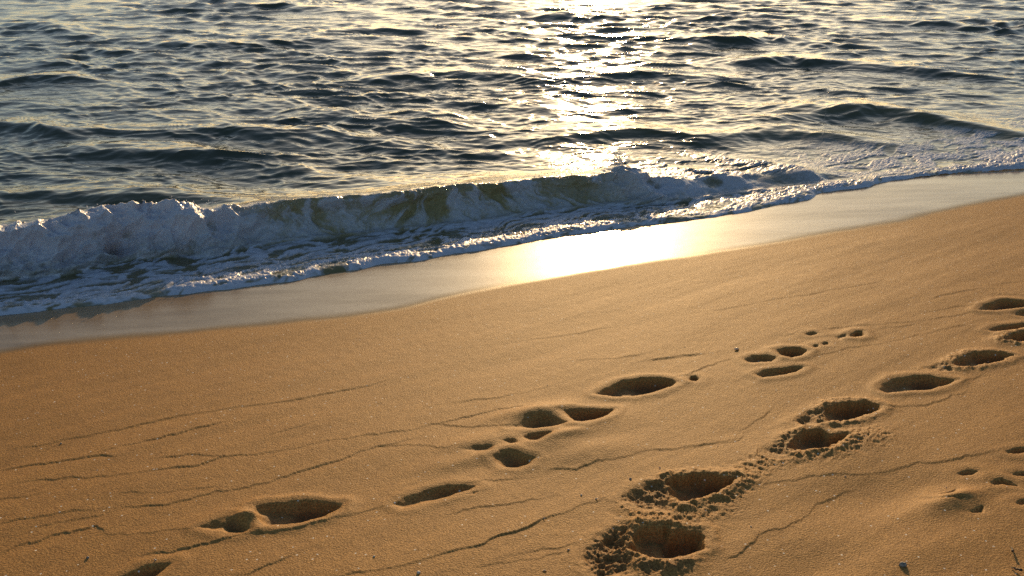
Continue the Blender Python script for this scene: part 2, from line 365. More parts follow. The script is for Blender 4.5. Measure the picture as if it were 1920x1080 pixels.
def seg_dist(x, y, poly, closed):
    p = np.asarray(poly); q = np.roll(p, -1, 0) if closed else p[1:]
    if not closed: p = p[:-1]
    best = np.full(x.shape, 1e9); sign = np.zeros(x.shape); tl = np.zeros(x.shape); inside = np.zeros(x.shape, bool); acc = 0
    for a, b in zip(p, q):
        d = b-a; l2 = d@d+1e-12
        t = np.clip(((x-a[0])*d[0]+(y-a[1])*d[1])/l2, 0, 1)
        ex = x-a[0]-t*d[0]; ey = y-a[1]-t*d[1]; e = np.hypot(ex, ey)
        up = e < best
        best = np.where(up, e, best); sign = np.where(up, d[0]*(y-a[1])-d[1]*(x-a[0]), sign); tl = np.where(up, acc+t*math.sqrt(l2), tl)
        acc += math.sqrt(l2)
        if closed:
            c = ((a[1] > y) != (b[1] > y)); xx = a[0]+(y-a[1])*(b[0]-a[0])/np.where(abs(b[1]-a[1]) < 1e-12, 1e-12, b[1]-a[1])
            inside ^= c & (x < xx)
    return best, sign, tl, acc, inside

# polar sheet of sand round the camera's foot: fine where the photo looks, coarse elsewhere
fine = np.linspace(-37, 37, 1860); right = 37+np.geomspace(.06, 143, 70); left = -right[::-1]
th = np.radians(np.concatenate([left[1:], fine, right[:-1]]))
dep = np.linspace(math.radians(40.5), math.radians(9.6), 780)
r_f = (CAM_H-.42)/np.tan(dep[0]); rr = [r_f]
zf = np.interp(dep, [math.radians(9.6), math.radians(16), math.radians(40)], [0, .06, .42])
r_fine = (CAM_H-zf)/np.tan(dep)
r_in = np.geomspace(.02, r_fine[0]*.99, 40)[:-1]; r_out = np.geomspace(r_fine[-1]*1.02, 3000, 60)
R = np.concatenate([r_in, r_fine, r_out])
X = R[:, None]*np.sin(th)[None]; Y = R[:, None]*np.cos(th)[None]
nr, nc = X.shape
X = X.ravel(); Y = Y.ravel()
Z = z_base(X, Y)
s_, n_ = to_sn(X, Y)
near = (np.hypot(X, Y) < 16) & (np.abs(np.arctan2(X, Y)) < math.radians(40))
dryness = sstep(-.05, .35, n_-n_dry(s_))
und = np.zeros_like(Z); k = near
und[k] += .007*fbm2(s_[k]*.55, n_[k]*1.3, 3, 5) + .0014*fbm2(s_[k]*1.2, n_[k]*7, 3, 9)
und[k] += .0005*fbm2(X[k]*18, Y[k]*18, 3, 21)
Z += und*(.12+.88*dryness)*sstep(math.radians(39), math.radians(34), np.abs(np.arctan2(X, Y)))*sstep(15.5, 11, np.hypot(X, Y))
detail = np.zeros_like(Z); hollow_shade = np.zeros_like(Z)
PX = X; PY = Y
def box(pts, pad):
    lo = pts.min(0)-pad; hi = pts.max(0)+pad
    return np.nonzero(near & (X > lo[0]) & (X < hi[0]) & (Y > lo[1]) & (Y < hi[1]))[0]
for pts, drop in LN:
    a = np.array(pts, float); g = on_sand(a[:, 0], a[:, 1])
    tt = np.arange(len(g)); t2 = np.linspace(0, len(g)-1, (len(g)-1)*12+1)
    g = np.stack([np.interp(t2, tt, g[:, 0]), np.interp(t2, tt, g[:, 1])], -1)
    wob = .013*fbm2(t2*.9+len(pts)*3.1, t2*0+pts[0][0]*.37, 5, 40, .62)
    g[:, 1] += wob
    i = box(g, .15)
    d, sg, tl, tot, _ = seg_dist(X[i], Y[i], g, False)
    sd = d*np.sign(sg)                                   # + = seaward (far) side
    ends = sstep(-.02, .10*tot, tl)*sstep(-.02, .10*tot, tot-tl)
    var = np.clip(.95+.7*fbm2(tl*3.3, tl*0+pts[0][1]*.31, 3, 77), .5, 1.6)
    h = (1.75+.32*drop)*(1.25 if pts[0][0] < 720 else 1)*.00052*ends*var
    prof = np.where(sd > 0, np.exp(-sd/.06), 0)
    edge = sstep(-.002, .002, sd)
    Z[i] += h*(edge*np.exp(-np.maximum(sd, 0)/.07)) - .55*h*(1-edge)*np.exp(np.minimum(sd, 0)/.03)
for px, py, sz, h in HUM:
    g = on_sand([px], [py])[0]; i = box(np.array([g]), sz*3)
    u = (X[i]-g[0])*.92+(Y[i]-g[1])*.38; v = -(X[i]-g[0])*.38+(Y[i]-g[1])*.92
    Z[i] += 1.5*h*np.exp(-(u/(sz*1.5))**2-(v/(sz*.55))**2)
fid = np.zeros(len(X), int)
for q, (key, holes, churn, lab) in enumerate(FP, 1):
    crumb = bool(churn)
    for poly, dp, clod in churn:
        p = on_sand(*np.array(poly, float).T); i = box(p, .12)
        d, _, _, _, ins = seg_dist(X[i], Y[i], p, True); sd = np.where(ins, d, -d)+.012*fbm2(X[i]*22, Y[i]*22, 3, q)
        m = sstep(-.01, .05, sd)
        cl = .62*billow3(X[i]*11, Y[i]*11, X[i]*0+q, 3, q*3, .5)+.22*billow3(X[i]*52, Y[i]*52, X[i]*0+q, 3, q*5, .6)
        Z[i] += -dp*m + 1.5*clod*m*(cl-.25) + .13*clod*sstep(-.06, -.005, sd)*(1-m)*(.4+np.clip(cl, -.3, 1.2))
        fid[i[sd > -.012]] = q
        hollow_shade[i] = np.maximum(hollow_shade[i], .35*m)
    for poly, dp, wall in holes:
        p = on_sand(*np.array(poly, float).T); i = box(p, .14)
        d, _, _, _, ins = seg_dist(X[i], Y[i], p, True)
        sd = np.where(ins, d, -d)+(.009*fbm2(X[i]*24, Y[i]*24, 3, q+50) if crumb else .007*fbm2(X[i]*11, Y[i]*11, 4, q+50))
        t = np.clip(sd/wall, 0, 1); m = (1-(1-t)**2) if crumb else .45*(1-(1-t)**2)+.55*t*t*(3-2*t)
        lr = np.clip((X[i]-p[:, 0].min())/np.ptp(p[:, 0]), 0, 1); m = m*(.55+.65*sstep(0, .75, lr))*(1-(.30 if key in 'PFEJTUX' else 0)*np.exp(-((lr-.40)/.13)**2))
        fl = .006*fbm2(X[i]*14, Y[i]*14, 3, q+90)*m*(dp/.05)
        rim = np.exp(-((sd+.024)/.024)**2)*(sd < .01)
        rim = np.clip(rim, 0, 1)*(.10*dp)*(1+((1.1-lr)*np.clip(fbm2(X[i]*40, Y[i]*40, 3, q+13), -.6, 1) if crumb else 0))
        Z[i] += -.86*dp*m + fl + rim
        if crumb:
            Z[i] += .0020*billow3(X[i]*46, Y[i]*34, X[i]*0+q, 4, q*7, .6)*np.exp(-((sd+.01)/.025)**2)*np.clip(1.0-1.2*lr, .0, 1)
        fid[i[sd > -.012]] = q
        hollow_shade[i] = np.maximum(hollow_shade[i], (.6 if crumb else .65)*sstep(.25, 1, m)*min(1, dp/.05))  # painted shade deepens towards the floor of each hole
# trail of crumbs between the crumbly footprints
tr = on_sand(*np.array([(1195,960),(1260,975),(1330,955),(1390,895),(1440,860),(1560,842),(1640,815)], float).T)
i = box(tr, .25); d, _, _, _, _ = seg_dist(X[i], Y[i], tr, False)
Z[i] += .007*np.clip(billow3(X[i]*30, Y[i]*30, X[i]*0+3.3, 4, 5, .65)-.6, 0, 1)*np.exp(-(d/.07)**2)*(fid[i] == 0)
wedge = n_-n_dry(s_)+np.where(near, .03*fbm2(s_*1.3, n_*2, 4, 60), 0)
wet = 1-sstep(-.03, .05, wedge)
film = np.clip(1-sstep(-.10, .0, wedge), 0, 1)*(1-.0*wet)
V = np.stack([X, Y, Z], -1); F = grid_faces(nr, nc, True)
V = np.vstack([V, [[0, 0, z_base(np.zeros(1), np.zeros(1))[0]]]])
cap = np.stack([np.full(nc, len(V)-1), (np.arange(nc)+1) % nc, np.arange(nc), np.arange(nc)], -1)
NV = vert_normals(V, F[:, ::-1])
NV[-1] = (0, 0, 1)
F = F[:, ::-1]
att = {'wet': np.append(wet, 0), 'film': np.append(film, 0), 'hollow_shade': np.append(hollow_shade, 0)}
ff = fid[F].max(1)
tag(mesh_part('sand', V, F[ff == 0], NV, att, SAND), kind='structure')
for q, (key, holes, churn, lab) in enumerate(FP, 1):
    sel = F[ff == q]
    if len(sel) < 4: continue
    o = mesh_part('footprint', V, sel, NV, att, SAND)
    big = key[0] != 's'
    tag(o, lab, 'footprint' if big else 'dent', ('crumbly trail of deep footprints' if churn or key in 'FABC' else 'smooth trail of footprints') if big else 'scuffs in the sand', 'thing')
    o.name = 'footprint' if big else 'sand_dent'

# ================================================================== SEA
FOOT = [(-200,545),(0,512),(117,506),(219,481),(292,473),(383,474),(430,460),(511,448),(620,438),(746,425),(921,406),(1001,391),(1147,379),(1293,371),(1366,361),(1490,348),(1585,341),(1676,333),(1760,326)]
CREST = [(-200,425),(0,410),(36,404),(128,379),(175,395),(237,389),(292,388),(347,393),(394,396),(440,384),(492,377),(540,369),(602,360),(693,355),(760,348),(819,341),(928,337),(1038,327),(1111,327),(1165,313),
         (1220,328),(1293,340),(1373,330),(1440,330),(1512,319),(1567,326),(1640,330),(1680,332),(1760,325)]
fs, fn = curve(FOOT, .01, 9)
cp = np.array(CREST, float); BW = .20
gs, gh = [], []
for px, py in cp:                                # where the ray to the crest passes BW seaward of the foot line
    dx, dy, dz = ray(px, py); t = np.linspace(2, 16, 4000); s0, n0 = to_sn(dx*t, dy*t)
    j = np.argmin(np.abs(n0-(np.interp(s0, fs, fn)-BW))); gs.append(s0[j]); gh.append(max(CAM_H+dz*t[j], 0))
def px_s(px, py): q = on_plane(np.array([px], float), np.array([py], float)); return to_sn(q[0, 0], q[0, 1])[0]
gs = np.array(gs); gh = np.array(gh); o = np.argsort(gs); gs, gh = gs[o], np.minimum(gh[o], np.interp(gs[o], [gs.min(), px_s(60, 500), px_s(430, 462)], [.215, .265, .305]))
print('breaker heights', np.round(gh, 2))
S_R0, S_R1 = fs[-1]-.6, fs[-1]
def foot_n(s): return np.interp(s, fs, fn)
def crest_h(s):
    return .92*np.interp(s, gs, gh)*(1-sstep(S_R0, S_R1, s))*sstep(-9, -5.5, s)
S_A, S_B, S_C, S_D = px_s(440, 462), px_s(600, 440), px_s(1080, 385), px_s(1240, 375)    # whitewater | thinning | green face | tumbling foam
def breaker(s, n):
    a = foot_n(s)-n
    w = BW*(1+.25*noise2(s*2.1, s*0+4.4, 3)); h = crest_h(s)
    up = sstep(0, 1, a/w)
    up = np.where(a < w, np.power(np.clip(up, 0, 1), .8), 1)
    back = np.where(a > w, np.exp(-((a-w)/.55)**1.4*np.sign(np.maximum(a-w, 0))), 1) if False else np.where(a > w, np.exp(-np.power(np.maximum(a-w, 0)/.50, 1.5)), 1)
    return h*up*back, a, w, h
SW = [([(1430,212),(1560,197),(1640,194),(1700,203),(1780,218),(1860,230),(1960,244)],.12,.36),([(1310,252),(1390,243),(1480,240),(1560,247),(1660,260)],.075,.28),
      ([(1040,250),(1130,242),(1200,236),(1260,240),(1300,252)],.075,.27),([(1020,140),(1120,135),(1250,132),(1330,140)],.09,.35),([(1380,72),(1440,65),(1490,70)],.09,.3),
      ([(1000,22),(1090,24),(1180,23)],.10,.4),([(0,146),(60,137),(130,138)],.10,.25),([(-60,238),(0,226),(60,230),(90,238)],.09,.22),([(0,282),(120,276),(300,278),(420,286),(520,302)],.08,.25),
      ([(0,352),(100,352),(220,360),(330,362),(450,372)],.09,.22),([(1540,112),(1640,118),(1740,125),(1850,136)],.09,.35),([(1420,106),(1480,102),(1510,108)],.12,.3),([(0,42),(60,40),(140,52)],.10,.4),
      ([(280,75),(420,78),(560,70),(700,68),(860,78)],.08,.4),([(130,242),(200,236),(300,240),(420,236),(560,250)],.07,.22),([(1620,30),(1760,38),(1850,44)],.09,.4),([(700,140),(860,128),(1000,138)],.10,.3),
      ([(560,60),(700,50),(820,52)],.08,.4),([(1200,60),(1300,68),(1420,70)],.1,.35),([(330,10),(520,4),(700,14)],.10,.5),([(600,214),(700,228),(860,222)],.06,.2),([(1820,30),(1920,44),(2000,48)],.09,.4)]
SWG = []
for pts, h, w in SW:
    a = np.array(pts, float); g = on_plane(a[:, 0], a[:, 1]+4, h*.6); SWG.append((g, h, w))
def swell(x, y, only=None):
    z = np.zeros_like(x)
    for k, (g, h, w) in enumerate(SWG):
        if only is not None and k != only: continue
        gx = g[:, 0]; m = (x > gx[0]-.8) & (x < gx[-1]+.8) & (np.abs(y-g[:, 1].mean()) < 4)
        if not m.any(): continue
        xx = x[m]; yc = np.interp(xx, gx, g[:, 1]); u = y[m]-yc
        L = gx[-1]-gx[0]; e = sstep(-.7, .42*L, xx-gx[0])*sstep(-.7, .42*L, gx[-1]-xx)
        z[m] += .72*h*e*np.where(u < 0, np.exp(-(u/(w*.62))**2), np.exp(-(u/(w*1.7))**2))
    return z
def z_film(x, y, u): return z_base(x, y)+.016*(1-np.exp(-np.maximum(u, 0)/.02))
def z_smooth(x, y):
    s, n = to_sn(x, y); u = n_water(s)-n
    zb, a, w, h = breaker(s, n)
    z = zb+swell(x, y)
    zf = z_film(x, y, u)
    return zf+softplus(z-zf, .006), u, a, w, h

# columns: sight-lines out from the waterline
thf = np.radians(np.linspace(-31, 31, 1500))
dx, dy = np.sin(thf), np.cos(thf)
lo = np.full(thf.shape, 1.0); hi = np.full(thf.shape, 30.0)
for _ in range(50):
    mid = .5*(lo+hi); s, n = to_sn(dx*mid, dy*mid); sea = n_water(s)-n > 0
    hi = np.where(sea, mid, hi); lo = np.where(sea, lo, mid)
P0 = np.stack([dx*hi, dy*hi], -1); D = np.stack([dx, dy], -1)
# waterline smoothing of the start points keeps neighbouring columns in step
def side(P, sgn, angs, steps):
    s, n = to_sn(P[0], P[1]); ss = s+sgn*steps; nn = n_water(ss)
    off = n-n_water(np.array([s]))[0]
    p = ss[:, None]*ES+(nn+off)[:, None]*EN; return p, np.stack([np.sin(angs), np.cos(angs)], -1)
st = np.geomspace(.05, 900, 60)
pl, dl = side(P0[0], -1, np.radians(np.linspace(-31, -58, 60)), st); pr, dr = side(P0[-1], 1, np.radians(np.linspace(31, 46, 60)), st)
P0 = np.vstack([pl[::-1], P0, pr]); D = np.vstack([dl[::-1], D, dr]); NC = len(P0)
qs = 45*np.linspace(0, 1, 2200)**2.0
NRO = 600
Q = np.zeros((NRO, NC))
for c0 in range(0, NC, 200):
    c = slice(c0, min(NC, c0+200))
    x = P0[c, 0][None]+D[c, 0][None]*qs[:, None]; y = P0[c, 1][None]+D[c, 1][None]*qs[:, None]
    z = z_smooth(x.ravel(), y.ravel())[0].reshape(x.shape); r = np.hypot(x, y)
    ph = np.arctan2(z-CAM_H, r)
    ds = np.abs(np.diff(ph, axis=0))*1.0+.05*np.diff(qs)[:, None]/r[1:]+.00001
    cum = np.vstack([np.zeros((1, x.shape[1])), np.cumsum(ds, 0)])
    for j in range(x.shape[1]):
        Q[:, c0+j] = np.interp(np.linspace(0, cum[-1, j], NRO), cum[:, j], qs)
ker = np.hanning(13); ker /= ker.sum()
Qp = np.pad(Q, ((0, 0), (6, 6)), 'edge'); Q = np.apply_along_axis(lambda v: np.convolve(v, ker, 'valid'), 1, Qp)
qo = np.geomspace(45.6, 6000, 70)
Q = np.vstack([Q, np.repeat(qo[:, None], NC, 1)])
NR = len(Q)
x = (P0[:, 0][None]+D[:, 0][None]*Q).ravel(); y = (P0[:, 1][None]+D[:, 1][None]*Q).ravel()
z, u, a, w, h = z_smooth(x, y)
s, n = to_sn(x, y)
r = np.hypot(x, y)
# wind chop: many short-crested waves running in to the beach
rng = np.random.default_rng(11)
fade = sstep(.25, 1.6, a-w)*np.where(h > .02, 1, sstep(.3, 2.0, u))
fade = np.maximum(fade, 0)
gust = np.clip(.85+.45*fbm2(x*.28, y*.20, 3, 33), .35, 1.5)
wx = x+.22*noise2(x*.9, y*.9, 71)+.07*noise2(x*2.7, y*2.7, 72); wy = y+.22*noise2(x*.9, y*.9, 73)+.07*noise2(x*2.7, y*2.7, 74)
DZ = np.zeros_like(x); DX = np.zeros_like(x); DY = np.zeros_like(x)
for kk in range(110):
    lam = math.exp(rng.uniform(math.log(.08), math.log(1.1)))
    ang = math.radians(-98+rng.normal(0, 28)); kx, ky = math.cos(ang), math.sin(ang); kn = 2*math.pi/lam
    amp = .0031*lam**.80*rng.uniform(.6, 1.3)
    ph = kn*(kx*wx+ky*wy)+rng.uniform(0, 6.28)
    res = sstep(.9, 2.2, lam/(r*r/(CAM_H*1400)+.004)*1.0) if lam < 2 else 1
    g = amp*fade*gust*np.minimum(1, res)*(1+.7*sstep(8.5, 18, r))
    DZ += g*np.cos(ph); sn = np.sin(ph)*g*.8
    DX -= kx*sn; DY -= ky*sn
far = 1-sstep(60, 400, r); DZ *= far; DX *= far; DY *= far
z = z+DZ; x2 = x+DX; y2 = y+DY
# ---- foam
close = (r < 17)
idx = np.nonzero(close & (u < 6))[0]
X_, Y_, s1, n1, a1, w1, h1, u1, z1 = x[idx], y[idx], s[idx], n[idx], a[idx], w[idx], h[idx], u[idx], z[idx]
foam = np.zeros_like(x); turb_glow = np.zeros_like(x)
hf = np.clip(z1/np.maximum(h1, .03), 0, 1.2)*(a1 > -.05)*(a1 < w1+.02)+(a1 >= w1+.02)*1.0
white = (1-sstep(S_A-.25, S_B, s1))+sstep(S_C, S_D, s1); white = np.clip(white, 0, 1)
onface = sstep(-.12, .0, a1)*(1-sstep(w1+.02, w1+.16, a1))*sstep(.03, .08, h1)
lean = s1+.35*hf*noise2(s1*1.7, s1*0+3.3, 9)+.05*noise2(s1*7, (z1+a1)*9, 8)
streak = .75*fbm2(lean*6.5, (z1+a1)*2.4, 5, 101, .62)+.35*fbm2(lean*2.2, (z1+a1)*2.0, 2, 103)
band = fbm2(s1*1.1, s1*0+2.2, 2, 19)
green = sstep(.22, -.30, streak+.30*band+.35*sstep(.62, .05, hf)-.18*sstep(.75, 1.0, hf)-.10)
lump = billow3(X_*7, Y_*7, z1*7, 4, 500, .55)
puff = billow3(X_*4.2, Y_*4.2, z1*5.5, 2, 520, .5)
lump = .42*lump+1.25*puff
swx = X_+.05*noise3(X_*9, Y_*9, z1*9, 112); swz = z1+.05*noise3(X_*9, Y_*9, z1*9, 113)
strand = 1-2*np.abs(noise3(swx*13, Y_*13, swz*13, 114)); strand = .6*strand+.4*(1-2*np.abs(noise3(swx*29, Y_*29, swz*29, 115)))
wf = np.clip(.80*sstep(-.1, .95, lump+.45*fbm2(s1*4, z1*7+a1*3, 3, 111))*(.55+.45*sstep(.0, .45, hf))+.32*strand, .02, .88)
veil = np.clip(.22+.5*fbm2(s1*2.6, (z1+a1)*3.2, 3, 131), .05, .6)
face_foam = white*wf+(1-white)*np.clip((1-green)*(.15+.35*np.clip(.5+streak, 0, 1)+.25*np.clip(strand, 0, 1))+.30*veil, 0, .72)
ff_ = onface*face_foam
# wash in front of the wave: lace with dark holes
sx = s1+.10*noise2(s1*3, n1*3, 55); nx = n1+.10*noise2(s1*3, n1*3, 56)
lace = 1-np.abs(fbm2(sx*3.0, nx*7.5, 4, 201, .58))*2.1
lace2 = fbm2(sx*1.2, nx*2.6, 3, 222)
wash = sstep(.02, .75, lace+.45*lace2+.12)
wz = sstep(.06, -.10, a1)*np.where(h1 > .015, 1, sstep(1.3, .5, u1))
edge = np.exp(-u1/.05)
lead = sstep(.45, .05, u1)*sstep(-.25, .35, fbm2(s1*.9, n1*0+7.7, 2, 301)+.25)
fl = 1-2*np.abs(noise2(sx*11, nx*22, 231)); wash = np.clip(wash*(.78+.30*fl), 0, 1)+.25*edge*sstep(-.3, .4, noise2(s1*3.7, s1*0+.2, 232))
ff_ = np.maximum(ff_, wz*np.clip(wash+.35*lead*sstep(-.2, .4, fbm2(s1*14, n1*14, 3, 305)), 0, 1))
# trailing foam behind the tumbling part, and a little behind the left part
backz = sstep(w1-.02, w1+.1, a1)*sstep(.03, .06, h1)
tr1 = backz*sstep(S_C-.1, S_D+.3, s1)*sstep(1.5, .2, a1-w1)*sstep(-.15, .45, fbm2(sx*2.6, nx*6, 4, 401, .6)+.5*sstep(.9, .1, a1-w1))
tr2 = backz*(1-sstep(S_A, S_B, s1))*sstep(.9, .1, a1-w1)*sstep(.15, .6, fbm2(sx*2.4, nx*6, 4, 411, .6)+.25)
rz = sstep(S_R0-.9, S_R1, s1)*sstep(1.7, .5, u1)*sstep(-.25, .4, fbm2(sx*2.6, nx*6, 4, 421, .6)+.2)
rz = rz*(1-sstep(.015, .05, swell(X_, Y_)))
ff_ = np.clip(np.maximum.reduce([ff_, .95*tr1, .8*tr2, .9*rz]), 0, 1)
foam[idx] = ff_
turb_glow[idx] = np.clip(sstep(2.2, .0, a1)*.35+1.0*onface*(1-.8*white)+.25*sstep(.3, .0, u1), 0, 1)  # sandy water near shore; the face also carries the painted glow
for k in (0, 1, 2): turb_glow = np.maximum(turb_glow, .5*np.clip(swell(x, y, k)/SWG[k][1], 0, 1))
# ---- relief of the foam
bl = onface*(.25+.75*white)
back2 = np.maximum(tr1, .6*tr2)
amp = .085*bl*np.clip(h1/.25, .25, 1.2)+.020*back2
fine_l = billow3(X_*24, Y_*24, z1*24, 3, 600, .6)
strk = streak*.02*onface*(1-white)
land = EN[None]*np.ones((len(idx), 1))
dl_ = amp*(lump-.15)+strk
cave = onface*white*(1-sstep(S_A, S_B, s1))*sstep(.55, .15, hf)*sstep(-.15, .35, fbm2(s1*1.3, s1*0+9.1, 2, 730))
dl_ = dl_-.16*cave*np.clip(h1/.25, 0, 1)
x2[idx] += land[:, 0]*dl_*.85; y2[idx] += land[:, 1]*dl_*.85; z[idx] += dl_*.50
cr = np.exp(-((a1-w1)/.06)**2)*sstep(.05, .12, h1)
z[idx] += cr*(.35+.65*white)*(.018*fbm2(X_*9, Y_*9, 5, 700, .6)+.008)
z[idx] += .05*onface*white*hf*noise2(s1*3.1, s1*0+1.5, 702)
z[idx] += (wz*(.0065*fine_l*np.clip(ff_, .15, 1)+.006*fbm2(sx*4, nx*9, 3, 710))*sstep(.0, .10, u1)) + .007*(rz+back2)*fine_l
z[idx] += wz*lead*.008*np.clip(fine_l, -.3, 1.3)*sstep(0, .06, u1)
# pitching lip along the green face
lip = onface*(1-white)*sstep(.55, 1.0, hf)*np.clip(h1/.25, 0, 1)*.07
x2[idx] += EN[0]*lip; y2[idx] += EN[1]*lip
V = np.stack([x2, y2, z], -1); F = grid_faces(NR, NC)
NV = vert_normals(V, F)
if NV[:, 2].mean() < 0: F = F[:, ::-1]; NV = -NV
att = {'foam': foam, 'turbid_glow': turb_glow}
reg = np.zeros(len(x), int)
reg[(a > -.10) & (a < w+.55) & (h > .06)] = 2
reg[(reg == 0) & (u < 4) & ((a <= -.10) | (h <= .015)) & (r < 17) & (foam > -1) & ((u < 1.2) | (a < 0))] = 1
sw0 = swell(x, y, 0); reg[(sw0 > .35*SWG[0][1])] = 3
fr = reg[F].max(1); same = (reg[F] == fr[:, None]).all(1); fr = np.where(same, fr, 0)
tag(mesh_part('sea', V, F[fr == 0], NV, att, WATER), kind='structure')
tag(mesh_part('wash_foam', V, F[fr == 1], NV, att, WATER), 'lacy bluish white foam wash sliding up the wet sand', 'foam', None, 'stuff')
tag(mesh_part('breaking_wave', V, F[fr == 2], NV, att, WATER), 'breaking wave with tumbling whitewater and olive green face along the shore', 'wave', None, 'thing')
tag(mesh_part('swell_wave', V, F[fr == 3], NV, att, WATER), 'smooth dark green unbroken wave hump rising behind the foam at right', 'wave', None, 'thing')

# ================================================================== SMALL THINGS ON THE SAND
def plain(name, cols, rough, scale):
    m, tr, out, N, L = newmat(name)
    tc = N('ShaderNodeTexCoord'); nz = tex_noise(N, L, tc.outputs['Object'], scale, 3, .6)
    b = N('ShaderNodeBsdfPrincipled'); L(mixc(N, L, ramp(N, L, nz, .3, .7), *cols), b.inputs['Base Color']); b.inputs['Roughness'].default_value = rough
    L(b.outputs[0], out.inputs[0]); return m
def shell_mat():
    m, tr, out, N, L = newmat('shell')
    tc = N('ShaderNodeTexCoord'); nz = tex_noise(N, L, tc.outputs['Object'], 300, 3, .6); c = mixc(N, L, nz, (.86, .80, .70), (.74, .64, .52))
    b = N('ShaderNodeBsdfPrincipled'); L(c, b.inputs['Base Color']); b.inputs['Roughness'].default_value = .22
    tl_ = N('ShaderNodeBsdfTranslucent'); L(c, tl_.inputs[0]); mx_ = N('ShaderNodeMixShader'); mx_.inputs[0].default_value = .5
    L(b.outputs[0], mx_.inputs[1]); L(tl_.outputs[0], mx_.inputs[2]); L(mx_.outputs[0], out.inputs[0]); return m
SHELL = shell_mat(); PALE = plain('pale_stone', ((.80, .72, .60), (.62, .50, .38)), .35, 300)
GREY = plain('grey_stone', ((.13, .115, .10), (.40, .36, .31)), .5, 160)
DARK = plain('dark_wood', ((.035, .026, .02), (.07, .05, .035)), .7, 200)
rnd = random.Random(5)
import bmesh
def ground_z(x, y):
    k = np.argmin((X-x)**2+(Y-y)**2); return Z[k]
def pebble_mesh(size, seed, flat=.6):
    bm = bmesh.new(); bmesh.ops.create_icosphere(bm, subdivisions=3, radius=1)
    rr_ = random.Random(seed); ox = rr_.uniform(0, 50)
    for v in bm.verts:
        c = v.co; k = 1+.28*float(noise3(np.array([c.x*1.3+ox]), np.array([c.y*1.3]), np.array([c.z*1.3]), seed)[0])
        v.co = Vector((c.x*k, c.y*k*.75, c.z*k*flat))*size*.5
    for f in bm.faces: f.smooth = True
    me = bpy.data.meshes.new('pebble'); bm.to_mesh(me); bm.free(); return me
def shell_mesh(size, seed):
    bm = bmesh.new(); nr_, na = 8, 30; rows = []                     # a ribbed half-shell: fan from the hinge, domed, with thickness
    for lay, off in ((0, 0), (1, -.07)):
        g = []
        for i_ in range(nr_+1):
            t_ = i_/nr_; row = []
            for j_ in range(na+1):
                a_ = math.radians(-72+144*j_/na); rad = t_*(1+.03*math.cos(j_*math.pi)*t_)
                xx, yy = rad*math.sin(a_), rad*math.cos(a_)-.45
                zz = .38*math.sin(min(1, .12+t_*.95)*math.pi)*math.cos(a_*.8)+.025*math.cos(j_*math.pi)*t_+off
                row.append(bm.verts.new(Vector((xx, yy, zz))*size*.55))
            g.append(row)
        rows.append(g)
    for lay, g in enumerate(rows):
        for i_ in range(nr_):
            for j_ in range(na):
                f = [g[i_][j_], g[i_][j_+1], g[i_+1][j_+1], g[i_+1][j_]]
                try: bm.faces.new(f if lay == 0 else f[::-1])
                except ValueError: pass
    for j_ in range(na): bm.faces.new([rows[0][nr_][j_], rows[0][nr_][j_+1], rows[1][nr_][j_+1], rows[1][nr_][j_]])
    bmesh.ops.remove_doubles(bm, verts=bm.verts, dist=size*1e-4)
    bmesh.ops.recalc_face_normals(bm, faces=bm.faces)
    for f in bm.faces: f.smooth = True
    me = bpy.data.meshes.new('seashell'); bm.to_mesh(me); bm.free(); return me
def twig_mesh(length, rad, seed):
    rr_ = random.Random(seed); bm = bmesh.new(); prev = None; n_s = 9
    for i_ in range(n_s+1):
        t_ = i_/n_s; c = Vector(((t_-.5)*length, .12*length*math.sin(t_*3+seed)+rr_.uniform(-.02, .02)*length, rad*(.7+rr_.uniform(0, .8)))); r_ = rad*(1-.45*t_)*rr_.uniform(.8, 1.15)
        ring = [bm.verts.new(c+Vector((0, math.cos(k_*math.pi/4)*r_, math.sin(k_*math.pi/4)*r_))) for k_ in range(8)]
        if prev:
            for k_ in range(8): bm.faces.new([prev[k_], prev[(k_+1) % 8], ring[(k_+1) % 8], ring[k_]])
        else: bm.faces.new(ring[::-1])
        prev = ring
    bm.faces.new(prev)
    for f in bm.faces: f.smooth = True
    me = bpy.data.meshes.new('twig'); bm.to_mesh(me); bm.free(); return me
def put(name, me, mat, px, py, rot, label, cat, group=None, sink=.2, tilt=0):
    g = on_sand([px], [py])[0]; zz = ground_z(g[0], g[1])
    me.materials.append(mat); o = bpy.data.objects.new(name, me); S.collection.objects.link(o)
    hgt = max(v.co.z for v in me.vertices)
    o.location = (g[0], g[1], zz+hgt*(1-2*sink)*.5); o.rotation_euler = (tilt, rot*.2, rot)
    tag(o, label, cat, group); return o
SH = 'bits of shell and pebbles scattered on the dry sand'
